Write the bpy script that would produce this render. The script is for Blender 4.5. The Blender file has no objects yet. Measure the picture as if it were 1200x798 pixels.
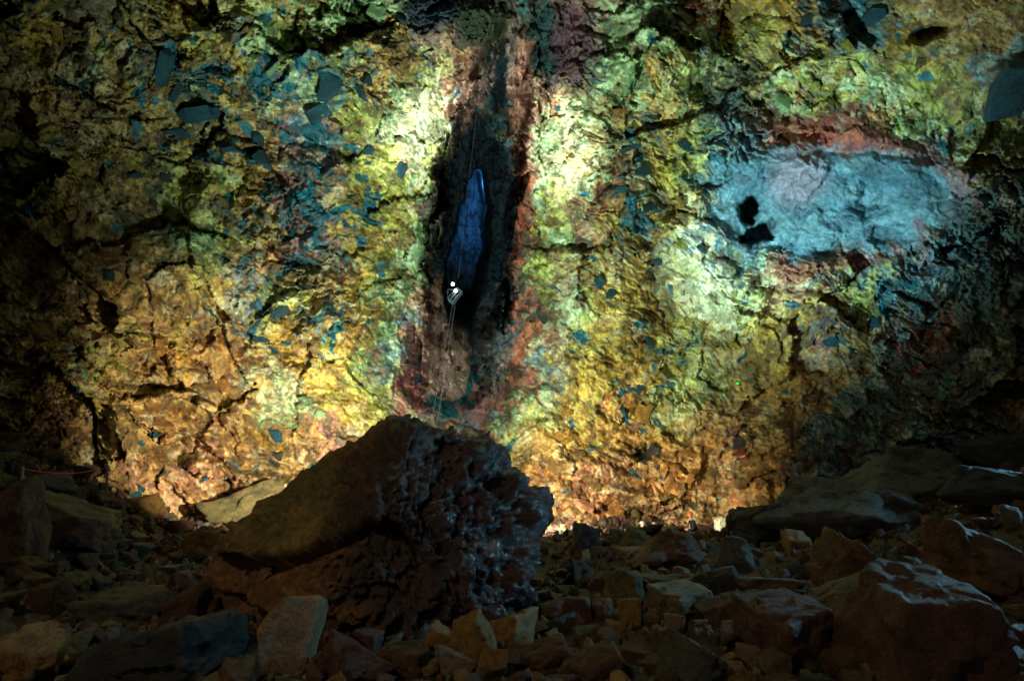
import bpy, bmesh, math, random
import numpy as np
from mathutils import Vector, Matrix, Euler

random.seed(11); RNG = np.random.RandomState(11)
sc = bpy.context.scene
COL = sc.collection
PI = math.pi

# ---------------------------------------------------------------- camera
CAM = np.array([0.0, 0.0, 1.6]); FPX = 666.0; PITCH = math.radians(16.8)
cd = bpy.data.cameras.new('camera'); cam = bpy.data.objects.new('camera', cd); COL.objects.link(cam)
cam.location = CAM; cam.rotation_euler = (math.radians(90) + PITCH, 0, 0)
cd.sensor_width = 36; cd.lens = FPX / 1200 * 36; cd.clip_end = 500; cd.clip_start = 0.05
sc.camera = cam

# ---------------------------------------------------------------- world, exposure
w = bpy.data.worlds.new('World'); sc.world = w; w.use_nodes = True
nt = w.node_tree; bg = nt.nodes['Background']
sky = nt.nodes.new('ShaderNodeTexSky'); sky.sky_type = 'NISHITA'; sky.sun_disc = False
sky.sun_elevation = math.radians(30); sky.sun_rotation = math.radians(200)
nt.links.new(sky.outputs[0], bg.inputs[0]); bg.inputs[1].default_value = 0.010
sc.view_settings.view_transform = 'Standard'; sc.view_settings.look = 'None'
sc.view_settings.exposure = 0; sc.view_settings.gamma = 1
sc.cycles.use_denoising = True
sc.cycles.max_bounces = 4; sc.cycles.diffuse_bounces = 2; sc.cycles.glossy_bounces = 2
sc.cycles.sample_clamp_indirect = 4


def rays(u, v):
    x = (np.asarray(u, dtype=np.float64) - 600) / FPX; z = (399 - np.asarray(v, dtype=np.float64)) / FPX
    c, s = math.cos(PITCH), math.sin(PITCH)
    return np.stack([x, c - z * s, s + z * c], -1)


# ---------------------------------------------------------------- lamps (floodlights standing in the chamber, plus one added fill)
# (name, position, target, watts, colour, cone deg, blend, radius)
LAMPS = []


def lamp(loc, target, power, colour, cone, blend, radius, kind='SPOT', label='', fixture=True):
    LAMPS.append((loc, target, power, colour, cone, blend, radius, kind, label, fixture))


def ptpx(u, v, t):
    return CAM + rays(u, v) * t


MINT = (0.86, 1.0, 0.96); ICE = (0.42, 0.84, 1.0); WARM = (1.0, 0.90, 0.70); BLUE = (0.10, 0.42, 1.0); CYAN = (0.30, 0.74, 1.0)
# warm floods on the chamber floor behind the great boulder
lamp((-5.2, 17.0, 2.2), ptpx(318, 485, 27), 9500, WARM, 86, .75, .16, label='low warm floodlight behind the left flank of the great boulder')
lamp((0.35, 18.5, 1.9), ptpx(715, 590, 27), 8000, (1, .84, .62), 84, .9, .16, label='low warm floodlight behind the right flank of the great boulder')
# cool floods aimed high
lamp((-1.5, 14.0, 1.7), ptpx(650, 50, 28), 19500, (.76, 1, .86), 132, 1.0, .35, label='wide greenish floodlight standing behind the middle of the great boulder')
lamp((-2.6, 13.0, 1.6), ptpx(497, 155, 28), 33000, MINT, 19, 1.0, .2, label='cool white floodlight behind the great boulder aimed left of the cleft')
lamp((-0.3, 13.2, 1.6), ptpx(645, 180, 28), 34000, MINT, 20, 1.0, .2, label='cool white floodlight behind the great boulder aimed right of the cleft')
lamp((0.1, 14.6, 1.6), ptpx(965, 232, 26), 21000, ICE, 44, 1.0, .15, label='icy floodlight behind the great boulder aimed at the blue rock face')
# cold flood raking the rubble from the right, weak warm fill added behind the camera at left
lamp((20.5, 16.5, 6.2), (2.0, 10.2, 0.8), 4200, CYAN, 50, .8, .08, label='cold floodlight high on the right slope raking across the rubble')
lamp((10.6, 9.4, 3.4), ptpx(590, 600, 8.6), 2700, CYAN, 27, 1.0, .05, label='small cold floodlight at the right raking the rough side of the great boulder')
lamp((-6.5, -2.5, 9.0), (1.5, 11.0, 0.5), 1400, (1, .80, .46), 90, 1.0, .25, label='weak warm fill lamp added unseen behind the camera at left')
# ---------------------------------------------------------------- numpy noise


def _hash(ix, iy, seed):
    h = (ix.astype(np.int64) * 374761393 + iy.astype(np.int64) * 668265263 + seed * 2147483647 + 1013904223 * seed) & 0xffffffff
    h = ((h ^ (h >> 13)) * 1274126177) & 0xffffffff
    h = ((h ^ (h >> 16)) * 2246822519) & 0xffffffff
    h = h ^ (h >> 15)
    return (h & 0xffffff).astype(np.float32) / np.float32(0xffffff)


def vnoise(x, y, seed):
    ix = np.floor(x); iy = np.floor(y); fx = (x - ix).astype(np.float32); fy = (y - iy).astype(np.float32)
    ix = ix.astype(np.int64); iy = iy.astype(np.int64)
    fx = fx * fx * fx * (fx * (fx * 6 - 15) + 10); fy = fy * fy * fy * (fy * (fy * 6 - 15) + 10)
    a = _hash(ix, iy, seed); b = _hash(ix + 1, iy, seed); c = _hash(ix, iy + 1, seed); d = _hash(ix + 1, iy + 1, seed)
    return (a + (b - a) * fx + (c - a) * fy + (a - b - c + d) * fx * fy) * 2 - 1


def fbm(x, y, scale, octv, seed, gain=.55):
    o = 0; a = 1.0; t = 0; f = 1.0 / scale
    for i in range(octv):
        o = o + a * vnoise(x * f + i * 17.3, y * f - i * 9.1, seed + i * 7); t += a; a *= gain; f *= 2.03
    return o / t


def cells(x, y, size, seed):
    gx = x / size; gy = y / size; ix = np.floor(gx).astype(np.int64); iy = np.floor(gy).astype(np.int64)
    d1 = np.full(gx.shape, 9., np.float32); d2 = np.full(gx.shape, 9., np.float32)
    bi = ix.copy(); bj = iy.copy(); ox = np.zeros(gx.shape, np.float32); oy = ox.copy()
    for a in (-1, 0, 1):
        for b in (-1, 0, 1):
            jx = ix + a; jy = iy + b
            dx = (gx - (jx + _hash(jx, jy, seed))).astype(np.float32); dy = (gy - (jy + _hash(jx, jy, seed + 1))).astype(np.float32)
            d = np.sqrt(dx * dx + dy * dy); m = d < d1
            d2 = np.where(m, d1, np.minimum(d2, d)); d1 = np.where(m, d, d1)
            bi = np.where(m, jx, bi); bj = np.where(m, jy, bj); ox = np.where(m, dx, ox); oy = np.where(m, dy, oy)
    return d1, d2, bi, bj, ox * size, oy * size


def cells3(p, size, seed):
    g = p / size; I = np.floor(g).astype(np.int64); n = len(p); d1 = np.full(n, 9., np.float32); d2 = d1.copy(); bid = np.zeros(n, np.int64); off = np.zeros((n, 3), np.float32)
    for a in (-1, 0, 1):
        for b in (-1, 0, 1):
            for c in (-1, 0, 1):
                J = I + (a, b, c); k = J[:, 0] + J[:, 2] * 131; l = J[:, 1] - J[:, 2] * 57
                q = (g - J - np.stack([_hash(k, l, seed), _hash(k, l, seed + 1), _hash(k, l, seed + 2)], -1)).astype(np.float32)
                d = np.sqrt((q ** 2).sum(1)); m = d < d1; d2 = np.where(m, d1, np.minimum(d2, d)); d1 = np.where(m, d, d1)
                bid = np.where(m, k * 4099 + l, bid); off = np.where(m[:, None], q, off)
    h = [_hash(bid, bid * 0 + i, seed + 5) for i in range(4)]
    tilt = off[:, 0] * (h[0] - .5) + off[:, 1] * (h[1] - .5) + off[:, 2] * (h[2] - .5)
    return d1, d2, h[3], tilt * size


def sstep(a, b, x):
    t = np.clip((x - a) / (b - a), 0, 1); return t * t * (3 - 2 * t)


def blob(u, v, cu, cv, ru, rv, ang=0, soft=.35):
    a = math.radians(ang); du = u - cu; dv = v - cv
    x = du * math.cos(a) + dv * math.sin(a); y = -du * math.sin(a) + dv * math.cos(a)
    return 1 - sstep(1 - soft, 1 + soft, np.sqrt((x / ru) ** 2 + (y / rv) ** 2))


def lin(c):
    return tuple(((x / 255) / 12.92 if x / 255 < .04045 else ((x / 255 + .055) / 1.055) ** 2.4) for x in c)


# ---------------------------------------------------------------- mineral palette: rock colours, partly as lit; v paints shade on the lower right wall
PAL = {  # main, second, third colours and their shares
    'y': [(170, 132, 40), (188, 170, 84), (96, 80, 30)], 'o': [(168, 120, 50), (198, 160, 90), (104, 70, 36)],
    'l': [(158, 160, 62), (186, 192, 108), (96, 100, 38)], 'g': [(146, 180, 124), (180, 206, 160), (92, 128, 84)],
    'w': [(226, 226, 190), (214, 200, 128), (160, 160, 110)], 'n': [(148, 120, 62), (180, 156, 98), (88, 68, 38)],
    'd': [(112, 102, 36), (142, 132, 58), (64, 66, 32)], 'r': [(136, 62, 42), (172, 94, 66), (70, 36, 34)],
    'p': [(118, 80, 84), (154, 112, 106), (48, 70, 84)], 's': [(196, 142, 104), (218, 184, 142), (134, 82, 58)],
    't': [(28, 88, 96), (40, 108, 112), (96, 92, 64)], 'b': [(92, 128, 140), (124, 154, 162), (60, 84, 96)],
    'k': [(60, 62, 52), (84, 80, 60), (40, 42, 40)], 'q': [(52, 74, 92), (64, 86, 104), (40, 58, 74)],
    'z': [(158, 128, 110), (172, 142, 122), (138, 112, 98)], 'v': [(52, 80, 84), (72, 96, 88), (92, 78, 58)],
}
KEYS = list(PAL); PALA = np.array([[lin(c) for c in PAL[k]] for k in KEYS], np.float32)
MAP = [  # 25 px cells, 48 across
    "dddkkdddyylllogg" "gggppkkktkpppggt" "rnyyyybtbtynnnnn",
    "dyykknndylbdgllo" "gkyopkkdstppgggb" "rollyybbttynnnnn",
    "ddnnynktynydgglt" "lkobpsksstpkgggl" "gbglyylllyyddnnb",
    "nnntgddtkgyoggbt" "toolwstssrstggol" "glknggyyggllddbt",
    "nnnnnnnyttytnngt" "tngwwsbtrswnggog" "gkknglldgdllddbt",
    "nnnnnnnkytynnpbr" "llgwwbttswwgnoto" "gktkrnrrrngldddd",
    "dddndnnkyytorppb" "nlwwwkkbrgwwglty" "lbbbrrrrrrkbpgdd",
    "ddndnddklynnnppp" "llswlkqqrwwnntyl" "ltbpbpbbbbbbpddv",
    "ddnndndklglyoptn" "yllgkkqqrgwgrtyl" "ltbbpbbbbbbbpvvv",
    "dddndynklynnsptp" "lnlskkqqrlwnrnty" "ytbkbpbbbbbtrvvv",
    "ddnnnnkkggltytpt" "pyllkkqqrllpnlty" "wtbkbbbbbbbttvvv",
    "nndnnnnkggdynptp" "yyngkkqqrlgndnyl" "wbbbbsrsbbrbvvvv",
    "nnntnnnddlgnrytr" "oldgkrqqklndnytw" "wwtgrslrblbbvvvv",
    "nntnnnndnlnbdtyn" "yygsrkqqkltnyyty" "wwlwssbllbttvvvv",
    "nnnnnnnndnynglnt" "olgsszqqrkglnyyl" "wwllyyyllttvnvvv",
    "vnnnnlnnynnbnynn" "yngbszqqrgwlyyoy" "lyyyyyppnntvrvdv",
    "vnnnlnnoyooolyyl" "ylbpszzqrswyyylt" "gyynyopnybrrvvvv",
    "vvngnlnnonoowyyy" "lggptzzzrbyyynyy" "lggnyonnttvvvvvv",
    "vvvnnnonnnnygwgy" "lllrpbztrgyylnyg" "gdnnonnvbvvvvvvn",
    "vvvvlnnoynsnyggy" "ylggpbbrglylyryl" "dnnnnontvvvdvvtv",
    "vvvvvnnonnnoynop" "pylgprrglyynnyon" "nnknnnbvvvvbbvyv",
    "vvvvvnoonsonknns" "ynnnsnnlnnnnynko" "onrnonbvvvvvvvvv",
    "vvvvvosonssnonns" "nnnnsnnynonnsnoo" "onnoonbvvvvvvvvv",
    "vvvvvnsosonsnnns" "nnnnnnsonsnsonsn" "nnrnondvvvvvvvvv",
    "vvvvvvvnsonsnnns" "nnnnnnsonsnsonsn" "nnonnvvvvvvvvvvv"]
MA = np.array([[KEYS.index(c) for c in r] for r in MAP], np.int32)
left_ = MA[:, :12]; left_[left_ == KEYS.index('v')] = np.resize([KEYS.index(c) for c in ('n', 'd', 'n', 'r', 'n')], int((left_ == KEYS.index('v')).sum()))

# ---------------------------------------------------------------- helpers


def link(o, parent=None):
    COL.objects.link(o)
    if parent is not None: o.parent = parent
    return o


def mesh_np(name, verts, faces, n, smooth=True):
    me = bpy.data.meshes.new(name)
    me.vertices.add(len(verts)); me.vertices.foreach_set('co', np.ascontiguousarray(verts, np.float32).ravel())
    me.loops.add(faces.size); me.loops.foreach_set('vertex_index', np.ascontiguousarray(faces, np.int32).ravel())
    me.polygons.add(len(faces)); me.polygons.foreach_set('loop_start', np.arange(0, faces.size, n, dtype=np.int32))
    me.polygons.foreach_set('loop_total', np.full(len(faces), n, np.int32))
    me.update(calc_edges=True)
    me.polygons.foreach_set('use_smooth', np.full(len(faces), smooth, bool))
    return me


def set_col(me, rgb, rough=None):
    a = me.color_attributes.new('Col', 'FLOAT_COLOR', 'POINT')
    c = np.ones((len(rgb), 4), np.float32); c[:, :3] = rgb
    if rough is not None: c[:, 3] = rough
    a.data.foreach_set('color', c.ravel())


def tag(o, label=None, cat=None, group=None, kind=None):
    for k, v in (('label', label), ('category', cat), ('group', group), ('kind', kind)):
        if v: o[k] = v
    return o


def empty(name, loc, label, cat, group=None, rz=0):
    o = bpy.data.objects.new(name, None); o.location = loc; o.rotation_euler = (0, 0, rz); link(o)
    return tag(o, label, cat, group)


def attr_mat(name, bump=.5, bscale=6, rough=.7, spec=.4, use_alpha=True):
    m = bpy.data.materials.new(name); m.use_nodes = True; t = m.node_tree; N = t.nodes; L = t.links
    b = N['Principled BSDF']; at = N.new('ShaderNodeAttribute'); at.attribute_name = 'Col'
    tc = N.new('ShaderNodeTexCoord')
    n1 = N.new('ShaderNodeTexNoise'); n1.inputs['Scale'].default_value = bscale; n1.inputs['Detail'].default_value = 8; n1.inputs['Roughness'].default_value = .7
    L.new(tc.outputs['Object'], n1.inputs['Vector'])
    mr = N.new('ShaderNodeMapRange'); mr.inputs[1].default_value = .3; mr.inputs[2].default_value = .7; mr.inputs[3].default_value = .62; mr.inputs[4].default_value = 1.35
    L.new(n1.outputs['Fac'], mr.inputs[0])
    mx = N.new('ShaderNodeMix'); mx.data_type = 'RGBA'; mx.blend_type = 'MULTIPLY'; mx.inputs[0].default_value = 1
    L.new(at.outputs['Color'], mx.inputs[6]); L.new(mr.outputs[0], mx.inputs[7]); L.new(mx.outputs[2], b.inputs['Base Color'])
    n2 = N.new('ShaderNodeTexNoise'); n2.inputs['Scale'].default_value = bscale * 1.7; n2.inputs['Detail'].default_value = 6; n2.inputs['Roughness'].default_value = .75
    L.new(tc.outputs['Object'], n2.inputs['Vector'])
    bp = N.new('ShaderNodeBump'); bp.inputs['Strength'].default_value = bump; bp.inputs['Distance'].default_value = .6 / bscale
    L.new(n2.outputs['Fac'], bp.inputs['Height']); L.new(bp.outputs[0], b.inputs['Normal'])
    if use_alpha: L.new(at.outputs['Alpha'], b.inputs['Roughness'])
    else: b.inputs['Roughness'].default_value = rough
    b.inputs['Specular IOR Level'].default_value = spec
    return m


def rock_mat(name, c1, c2, c3=None, scale=2.5, rough=.6, bump=.8, spec=.5):
    """stone: two tones mottled, a third in stains; colours sRGB"""
    m = bpy.data.materials.new(name); m.use_nodes = True; t = m.node_tree; N = t.nodes; L = t.links
    b = N['Principled BSDF']; tc = N.new('ShaderNodeTexCoord'); oi = N.new('ShaderNodeObjectInfo')
    ad = N.new('ShaderNodeVectorMath'); ad.operation = 'ADD'; cb = N.new('ShaderNodeCombineXYZ')
    mu = N.new('ShaderNodeMath'); mu.operation = 'MULTIPLY'; mu.inputs[1].default_value = 37
    L.new(oi.outputs['Random'], mu.inputs[0]); L.new(mu.outputs[0], cb.inputs[0]); L.new(mu.outputs[0], cb.inputs[1])
    L.new(tc.outputs['Object'], ad.inputs[0]); L.new(cb.outputs[0], ad.inputs[1])
    n1 = N.new('ShaderNodeTexNoise'); n1.inputs['Scale'].default_value = scale; n1.inputs['Detail'].default_value = 7; n1.inputs['Roughness'].default_value = .68
    L.new(ad.outputs[0], n1.inputs['Vector'])
    r = N.new('ShaderNodeValToRGB'); e = r.color_ramp.elements
    e[0].position = .36; e[0].color = (*lin(c1), 1); e[1].position = .58; e[1].color = (*lin(c2), 1)
    if c3: x = e.new(.70); x.color = (*lin(c3), 1)
    L.new(n1.outputs['Fac'], r.inputs[0])
    n3 = N.new('ShaderNodeTexNoise'); n3.inputs['Scale'].default_value = scale * 8; n3.inputs['Detail'].default_value = 9; n3.inputs['Roughness'].default_value = .75
    L.new(ad.outputs[0], n3.inputs['Vector'])
    mr = N.new('ShaderNodeMapRange'); mr.inputs[1].default_value = .3; mr.inputs[2].default_value = .7; mr.inputs[3].default_value = .4; mr.inputs[4].default_value = 1.5
    L.new(n3.outputs['Fac'], mr.inputs[0])
    mx = N.new('ShaderNodeMix'); mx.data_type = 'RGBA'; mx.blend_type = 'MULTIPLY'; mx.inputs[0].default_value = 1
    L.new(r.outputs[0], mx.inputs[6]); L.new(mr.outputs[0], mx.inputs[7]); L.new(mx.outputs[2], b.inputs['Base Color'])
    bp = N.new('ShaderNodeBump'); bp.inputs['Strength'].default_value = bump; bp.inputs['Distance'].default_value = .12
    L.new(n3.outputs['Fac'], bp.inputs['Height']); L.new(bp.outputs[0], b.inputs['Normal'])
    b.inputs['Roughness'].default_value = rough; b.inputs['Specular IOR Level'].default_value = spec
    return m


def flat_mat(name, c, rough=.6, metal=0, emit=0, ecol=None):
    m = bpy.data.materials.new(name); m.use_nodes = True; t = m.node_tree; b = t.nodes['Principled BSDF']
    n = t.nodes.new('ShaderNodeTexNoise'); n.inputs['Scale'].default_value = 14; n.inputs['Detail'].default_value = 4
    r = t.nodes.new('ShaderNodeValToRGB'); l = lin(c)
    r.color_ramp.elements[0].color = (*[x * .7 for x in l], 1); r.color_ramp.elements[1].color = (*[min(1, x * 1.2) for x in l], 1)
    t.links.new(n.outputs['Fac'], r.inputs[0]); t.links.new(r.outputs[0], b.inputs['Base Color'])
    b.inputs['Roughness'].default_value = rough; b.inputs['Metallic'].default_value = metal
    if emit: b.inputs['Emission Color'].default_value = (*(ecol or l), 1); b.inputs['Emission Strength'].default_value = emit
    return m


# ---------------------------------------------------------------- the cave wall: one continuous rock surface
def axis(v):      # centre line and half width of the cleft, by height
    vv = [-60, 10, 60, 120, 200, 300, 400, 450, 488, 520]
    return (np.interp(v, vv, [610, 604, 598, 584, 566, 551, 534, 526, 520, 515]),
            np.interp(v, vv, [3, 6, 26, 42, 47, 47, 46, 48, 30, 5]))


def wall_depth(U, V, detail=True):
    R = rays(U, V); dx, dy, dz = R[..., 0], R[..., 1], R[..., 2]
    cx, cy = 1.0, 8.0; ax, ay, az = 23.0, 20.0, 27.0
    dzc = np.maximum(dz, 0)
    A = (dx / ax) ** 2 + (dy / ay) ** 2 + (dzc / az) ** 2; B = 2 * (-cx * dx / ax ** 2 - cy * dy / ay ** 2); C = (cx / ax) ** 2 + (cy / ay) ** 2 - 1
    T = (-B + np.sqrt(B * B - 4 * A * C)) / (2 * A)
    return T


def grid_axis(a, b, lo, hi, step):
    inner = np.arange(a, b, step); o1 = []; x = a; s = step
    while x > lo: s = min(s * 1.25, 26); x -= s; o1.append(x)
    o2 = []; x = inner[-1]; s = step
    while x < hi: s = min(s * 1.25, 26); x += s; o2.append(x)
    return np.array(o1[::-1] + list(inner) + o2)


us = grid_axis(-30, 1230, -1000, 2200, 1.2); vs = grid_axis(-20, 632, -700, 800, 1.2)
U, V = np.meshgrid(us, vs); nv, nu = U.shape
T = wall_depth(U, V)
M2PX = T / FPX                           # metres per pixel
w1 = fbm(U, V, 110, 5, 3); w2 = fbm(U, V, 110, 5, 51); w3 = fbm(U, V, 26, 4, 91); w4 = fbm(U, V, 26, 4, 131)
ua, hw = axis(V)
edge = 1 + .22 * fbm(U * .6, V, 60, 4, 400) + .06 * w3
dn = (U - ua) / hw / edge                # -1..1 across the cleft
inV = sstep(6, 40, V) * (1 - sstep(462, 492, V))
# masks
clefty = np.exp(-((U - ua) / (hw * 1.0 + 50)) ** 2) * (1 - sstep(420, 520, V))      # vertical grain beside the cleft
smoothA = np.maximum(blob(U, V, 1130, 60, 130, 75, 12), blob(U, V, 985, 232, 140, 66, 0, .2) * .86)
smoothA = np.maximum(smoothA, blob(U, V, 525, 425, 34, 50, 0, .3))
smoothA = np.maximum(smoothA, .55 * blob(U, V, 820, 330, 60, 70))
rightd = sstep(960, 1060, U + (V - 480) * .4)
# stretched coordinates: vertical strata near the cleft, slanting strata elsewhere
X = U + 34 * w1 + 5 * w3; Y = V + 34 * w2 + 5 * w4
rot = .38
Xs = (X * np.cos(rot) + Y * np.sin(rot)) * .86; Ys = (-X * np.sin(rot) + Y * np.cos(rot)) * 1.18
Hh = 1.5 * fbm(U, V, 260, 3, 200) - 2.6 * np.exp(-(np.abs(U - ua) / (hw + 45)) ** 2) * sstep(-40, 60, V) * (1 - sstep(380, 520, V)) + 1.5 * np.exp(-((np.abs(U - ua) - 150) / 70) ** 2)
vary = np.clip(1 + 1.3 * fbm(U, V, 150, 3, 450), .35, 1.7); wf1 = fbm(U, V, 9, 4, 410, .65); wf2 = fbm(U, V, 9, 4, 430, .65); LV = []; Hlow = Hh + .1
for size, sl, off, crk, seed in ((92, .36, .50, .26, 5), (36, .40, .22, .10, 15), (15, .33, .055, .03, 25), (6.5, .30, .022, .008, 35)):
    d1, d2, bi, bj, ox, oy = cells(Xs + wf1 * min(5, size * .22), Ys + wf2 * min(5, size * .22), size, seed)
    ga = (_hash(bi, bj, seed + 3) * 2 - 1) * sl; gb = (_hash(bi, bj, seed + 4) * 2 - 1) * sl + sl * .35
    of = (_hash(bi, bj, seed + 5) * 2 - 1) * off
    cr = -crk * (1 - sstep(0, .12 if size < 50 else .05, d2 - d1)) * (_hash(bi, bj, seed + 6) > .35)
    k = ((1 - .88 * smoothA) * (1 - .65 * clefty) if size > 10 else (1 - .6 * smoothA)) * (vary ** 1.6 if size < 20 else 1)
    Hh = Hh + (of + (ga * ox + gb * oy) * M2PX + cr) * k
    LV.append((bi, bj, d1, d2))
# strata of thin vertical blades beside the cleft
d1, d2, bi, bj, ox, oy = cells(U * 1.0 + 5 * w3 + (V - 250) * .12, V * .28 + 8 * w4, 9, 61)
bl = (_hash(bi, bj, 63) * 2 - 1)
flank = np.exp(-((np.abs(dn) - 1.0) / .42) ** 2) * inV
Hh = Hh + (clefty + .9 * flank) * (.34 * bl + ox * M2PX * (_hash(bi, bj, 64) - .5) * 1.4 - .30 * (1 - sstep(0, .13, d2 - d1)))
d1c, d2c, bic, bjc, oxc, oyc = cells(U + 8 * w3, V * .4 + 8 * w4, 26, 66)
Hh = Hh + clefty * (.55 * (_hash(bic, bjc, 67) * 2 - 1) + oxc * M2PX * (_hash(bic, bjc, 68) * 2 - 1) * .8)
Hh = Hh + .045 * fbm(U, V, 7, 3, 300) * vary + .13 * fbm(U, V, 40, 4, 310) * (1 - .8 * smoothA)
Hh = Hh - .16 * vary * sstep(.34, .44, fbm(Xs * .8, Ys * 1.3, 17, 5, 320, .62)) * (1 - .85 * smoothA) - .10 * sstep(.34, .44, fbm(Xs, Ys, 7, 4, 330, .6)) * (1 - .7 * smoothA)
# ledges and overhangs seen in the rock (u, v, ru, rv, angle, height)
for (a, b, c, d, e, h) in ((250, 505, 120, 16, 18, -1.1), (195, 520, 34, 16, 20, -1.3), (120, 500, 14, 30, 0, -1.0), (300, 545, 60, 9, 12, -1.0), (1090, 40, 24, 9, -25, -1.3),
                           (880, 250, 13, 13, 0, -1.5), (892, 273, 20, 9, -25, -1.5), (860, 118, 60, 16, 20, -.7), (950, 140, 45, 10, 10, -.6), (800, 225, 40, 20, 60, .6), (815, 285, 40, 22, 30, .6),
                           (845, 340, 50, 26, 25, .9), (770, 60, 40, 60, 20, .7), (290, 45, 26, 30, -20, .7), (670, 75, 40, 60, 0, .7), (560, 30, 60, 30, 0, 1.0), (1185, 105, 24, 28, 30, 1.2),
                           (705, 560, 60, 14, 20, .7), (760, 590, 60, 12, 10, .8), (240, 275, 34, 70, 5, .9), (900, 375, 60, 30, -20, .6), (955, 345, 10, 5, 30, -.6), (1000, 195, 120, 10, 3, .5), (925, 165, 120, 20, 10, -.5),
                           (395, 385, 60, 40, 30, .6), (745, 520, 90, 16, 0, -.6), (600, 545, 80, 14, 25, .6), (460, 185, 24, 20, 30, .8), (720, 180, 12, 60, 10, -.5), (740, 350, 20, 90, 0, .5), (660, 370, 16, 70, 8, .4)):
    Hh = Hh + h * blob(U + 8 * w3, V + 8 * w4, a, b, c, d, e, .45)
# the cleft itself: a deep slot with steep sides, open further back into a shaft
dnr = dn + .13 * bl + .16 * (_hash(bic, bjc, 69) * 2 - 1) + .10 * wf1
prof = 1 - sstep(.68, 1.15, np.abs(dnr))
bu = np.maximum(blob(U + 14 * w3 + 4 * wf1, V + 14 * w4 + 4 * wf2, 932, 238, 104, 66, 6, .14), blob(U + 14 * w3 + 4 * wf1, V + 14 * w4, 1032, 232, 96, 50, 4, .22))
Hh = Hh * (1 - .45 * bu) + Hlow * .45 * bu - .55 * bu
for (a, b, c, d, e, h) in ((880, 249, 12, 14, 20, -2.6), (892, 273, 24, 9, -24, -2.6), (925, 205, 34, 15, -48, .7), (950, 215, 30, 8, -50, .5), (905, 182, 40, 12, -20, .6), (868, 205, 26, 18, 20, .6), (1010, 265, 60, 18, -8, .5), (1016, 232, 9, 30, 10, -.7), (1040, 200, 50, 14, 8, .5),
                           (855, 270, 26, 26, 0, .7), (945, 262, 44, 16, 25, .5), (1075, 235, 22, 26, 20, .5), (1000, 205, 26, 20, 30, -.5), (1030, 276, 16, 7, 0, -.8)):
    Hh = Hh + (h * .6 if h > -2 else h) * blob(U + 12 * w3 + 5 * wf1, V + 12 * w4 + 5 * wf2, a, b, c, d, e, .5 if h > -2 else .12)
REC = 13.0 * prof * inV * np.interp(V, [0, 60, 140, 360, 410, 450, 480], [.15, .35, 1, .9, .35, .15, .05])
slotc = np.interp(V, [190, 198, 240, 290, 340, 400], [562, 561, 553, 546, 541, 540]); slotw = np.interp(V, [190, 198, 240, 290, 330, 372, 388], [0, 4, 19, 29, 31, 26, 0])
e_l = np.interp(V, [196, 240, 292, 340, 390], [560, 540, 526, 520, 528]) + 3.0 * w3 + 2 * wf1; e_r = np.interp(V, [196, 240, 300, 350, 390], [569, 578, 575, 564, 548]) + 4 * w4
slot = sstep(-1.5, 1.5, U - e_l) * sstep(0, 14, e_r - U) * sstep(193, 201, V + 3 * wf1) * (1 - sstep(335, 392, V + 6 * w4))
REC = REC + 24 * slot
Tw = T - Hh + REC
P = CAM + rays(U, V) * Tw[..., None]
# colours
jx = (_hash(LV[1][0], LV[1][1], 70) - .5) * 26; jy = (_hash(LV[1][0], LV[1][1], 71) - .5) * 26
jx2 = (_hash(LV[2][0], LV[2][1], 72) - .5) * 22; jy2 = (_hash(LV[2][0], LV[2][1], 73) - .5) * 22
damp = 1 - .75 * np.clip(clefty * 1.3, 0, 1)
jx3 = (_hash(LV[3][0], LV[3][1], 74) - .5) * 16; jy3 = (_hash(LV[3][0], LV[3][1], 75) - .5) * 16
Uc = U + (jx * .45 + jx2 * .6 + jx3 + 44 * w3 + 22 * wf1 + 14 * w1) * damp; Vc = V + jy * .45 + jy2 * .6 + jy3 + 44 * w4 + 22 * wf2 + 14 * w2 * damp
ci = np.clip(np.floor(Uc / 25).astype(int), 0, 47); ri = np.clip(np.floor(Vc / 25).astype(int), 0, len(MAP) - 1)
mat = MA[ri, ci]
h3 = _hash(LV[2][0], LV[2][1], 80); h4 = _hash(LV[3][0], LV[3][1], 81); h2 = _hash(LV[1][0], LV[1][1], 82)
mixn = fbm(U, V, 16, 5, 500, .7) + .22 * (h3 - .5) + .25 * (h4 - .5)
wa = sstep(-.08, .10, mixn - .07)[..., None]; wb = sstep(-.06, .08, -mixn - .10 + .1 * (h2 - .5))[..., None]
colr = PALA[mat, 0] * (1 - wa) + PALA[mat, 1] * wa; colr = colr * (1 - wb) + PALA[mat, 2] * wb
bx = np.clip((U + 24 * w3 + 10 * wf1) / 25 - .5, 0, 46.999); by = np.clip((V + 24 * w4 + 10 * wf2) / 25 - .5, 0, len(MAP) - 1.001); i0 = bx.astype(int); j0 = by.astype(int); fx = (bx - i0)[..., None]; fy = (by - j0)[..., None]
MC = PALA[MA, 0]; MC = (MC + np.roll(MC, 1, 0) * .5 + np.roll(MC, -1, 0) * .5 + np.roll(MC, 1, 1) * .5 + np.roll(MC, -1, 1) * .5) / 3
wash = (MC[j0, i0] * (1 - fx) + MC[j0, i0 + 1] * fx) * (1 - fy) + (MC[j0 + 1, i0] * (1 - fx) + MC[j0 + 1, i0 + 1] * fx) * fy
wk = (.38 * (1 - .6 * np.clip(clefty * 1.5, 0, 1)))[..., None]; colr = colr * (1 - wk) + wash * wk * (.72 + .55 * sstep(-.3, .3, mixn)[..., None])
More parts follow.
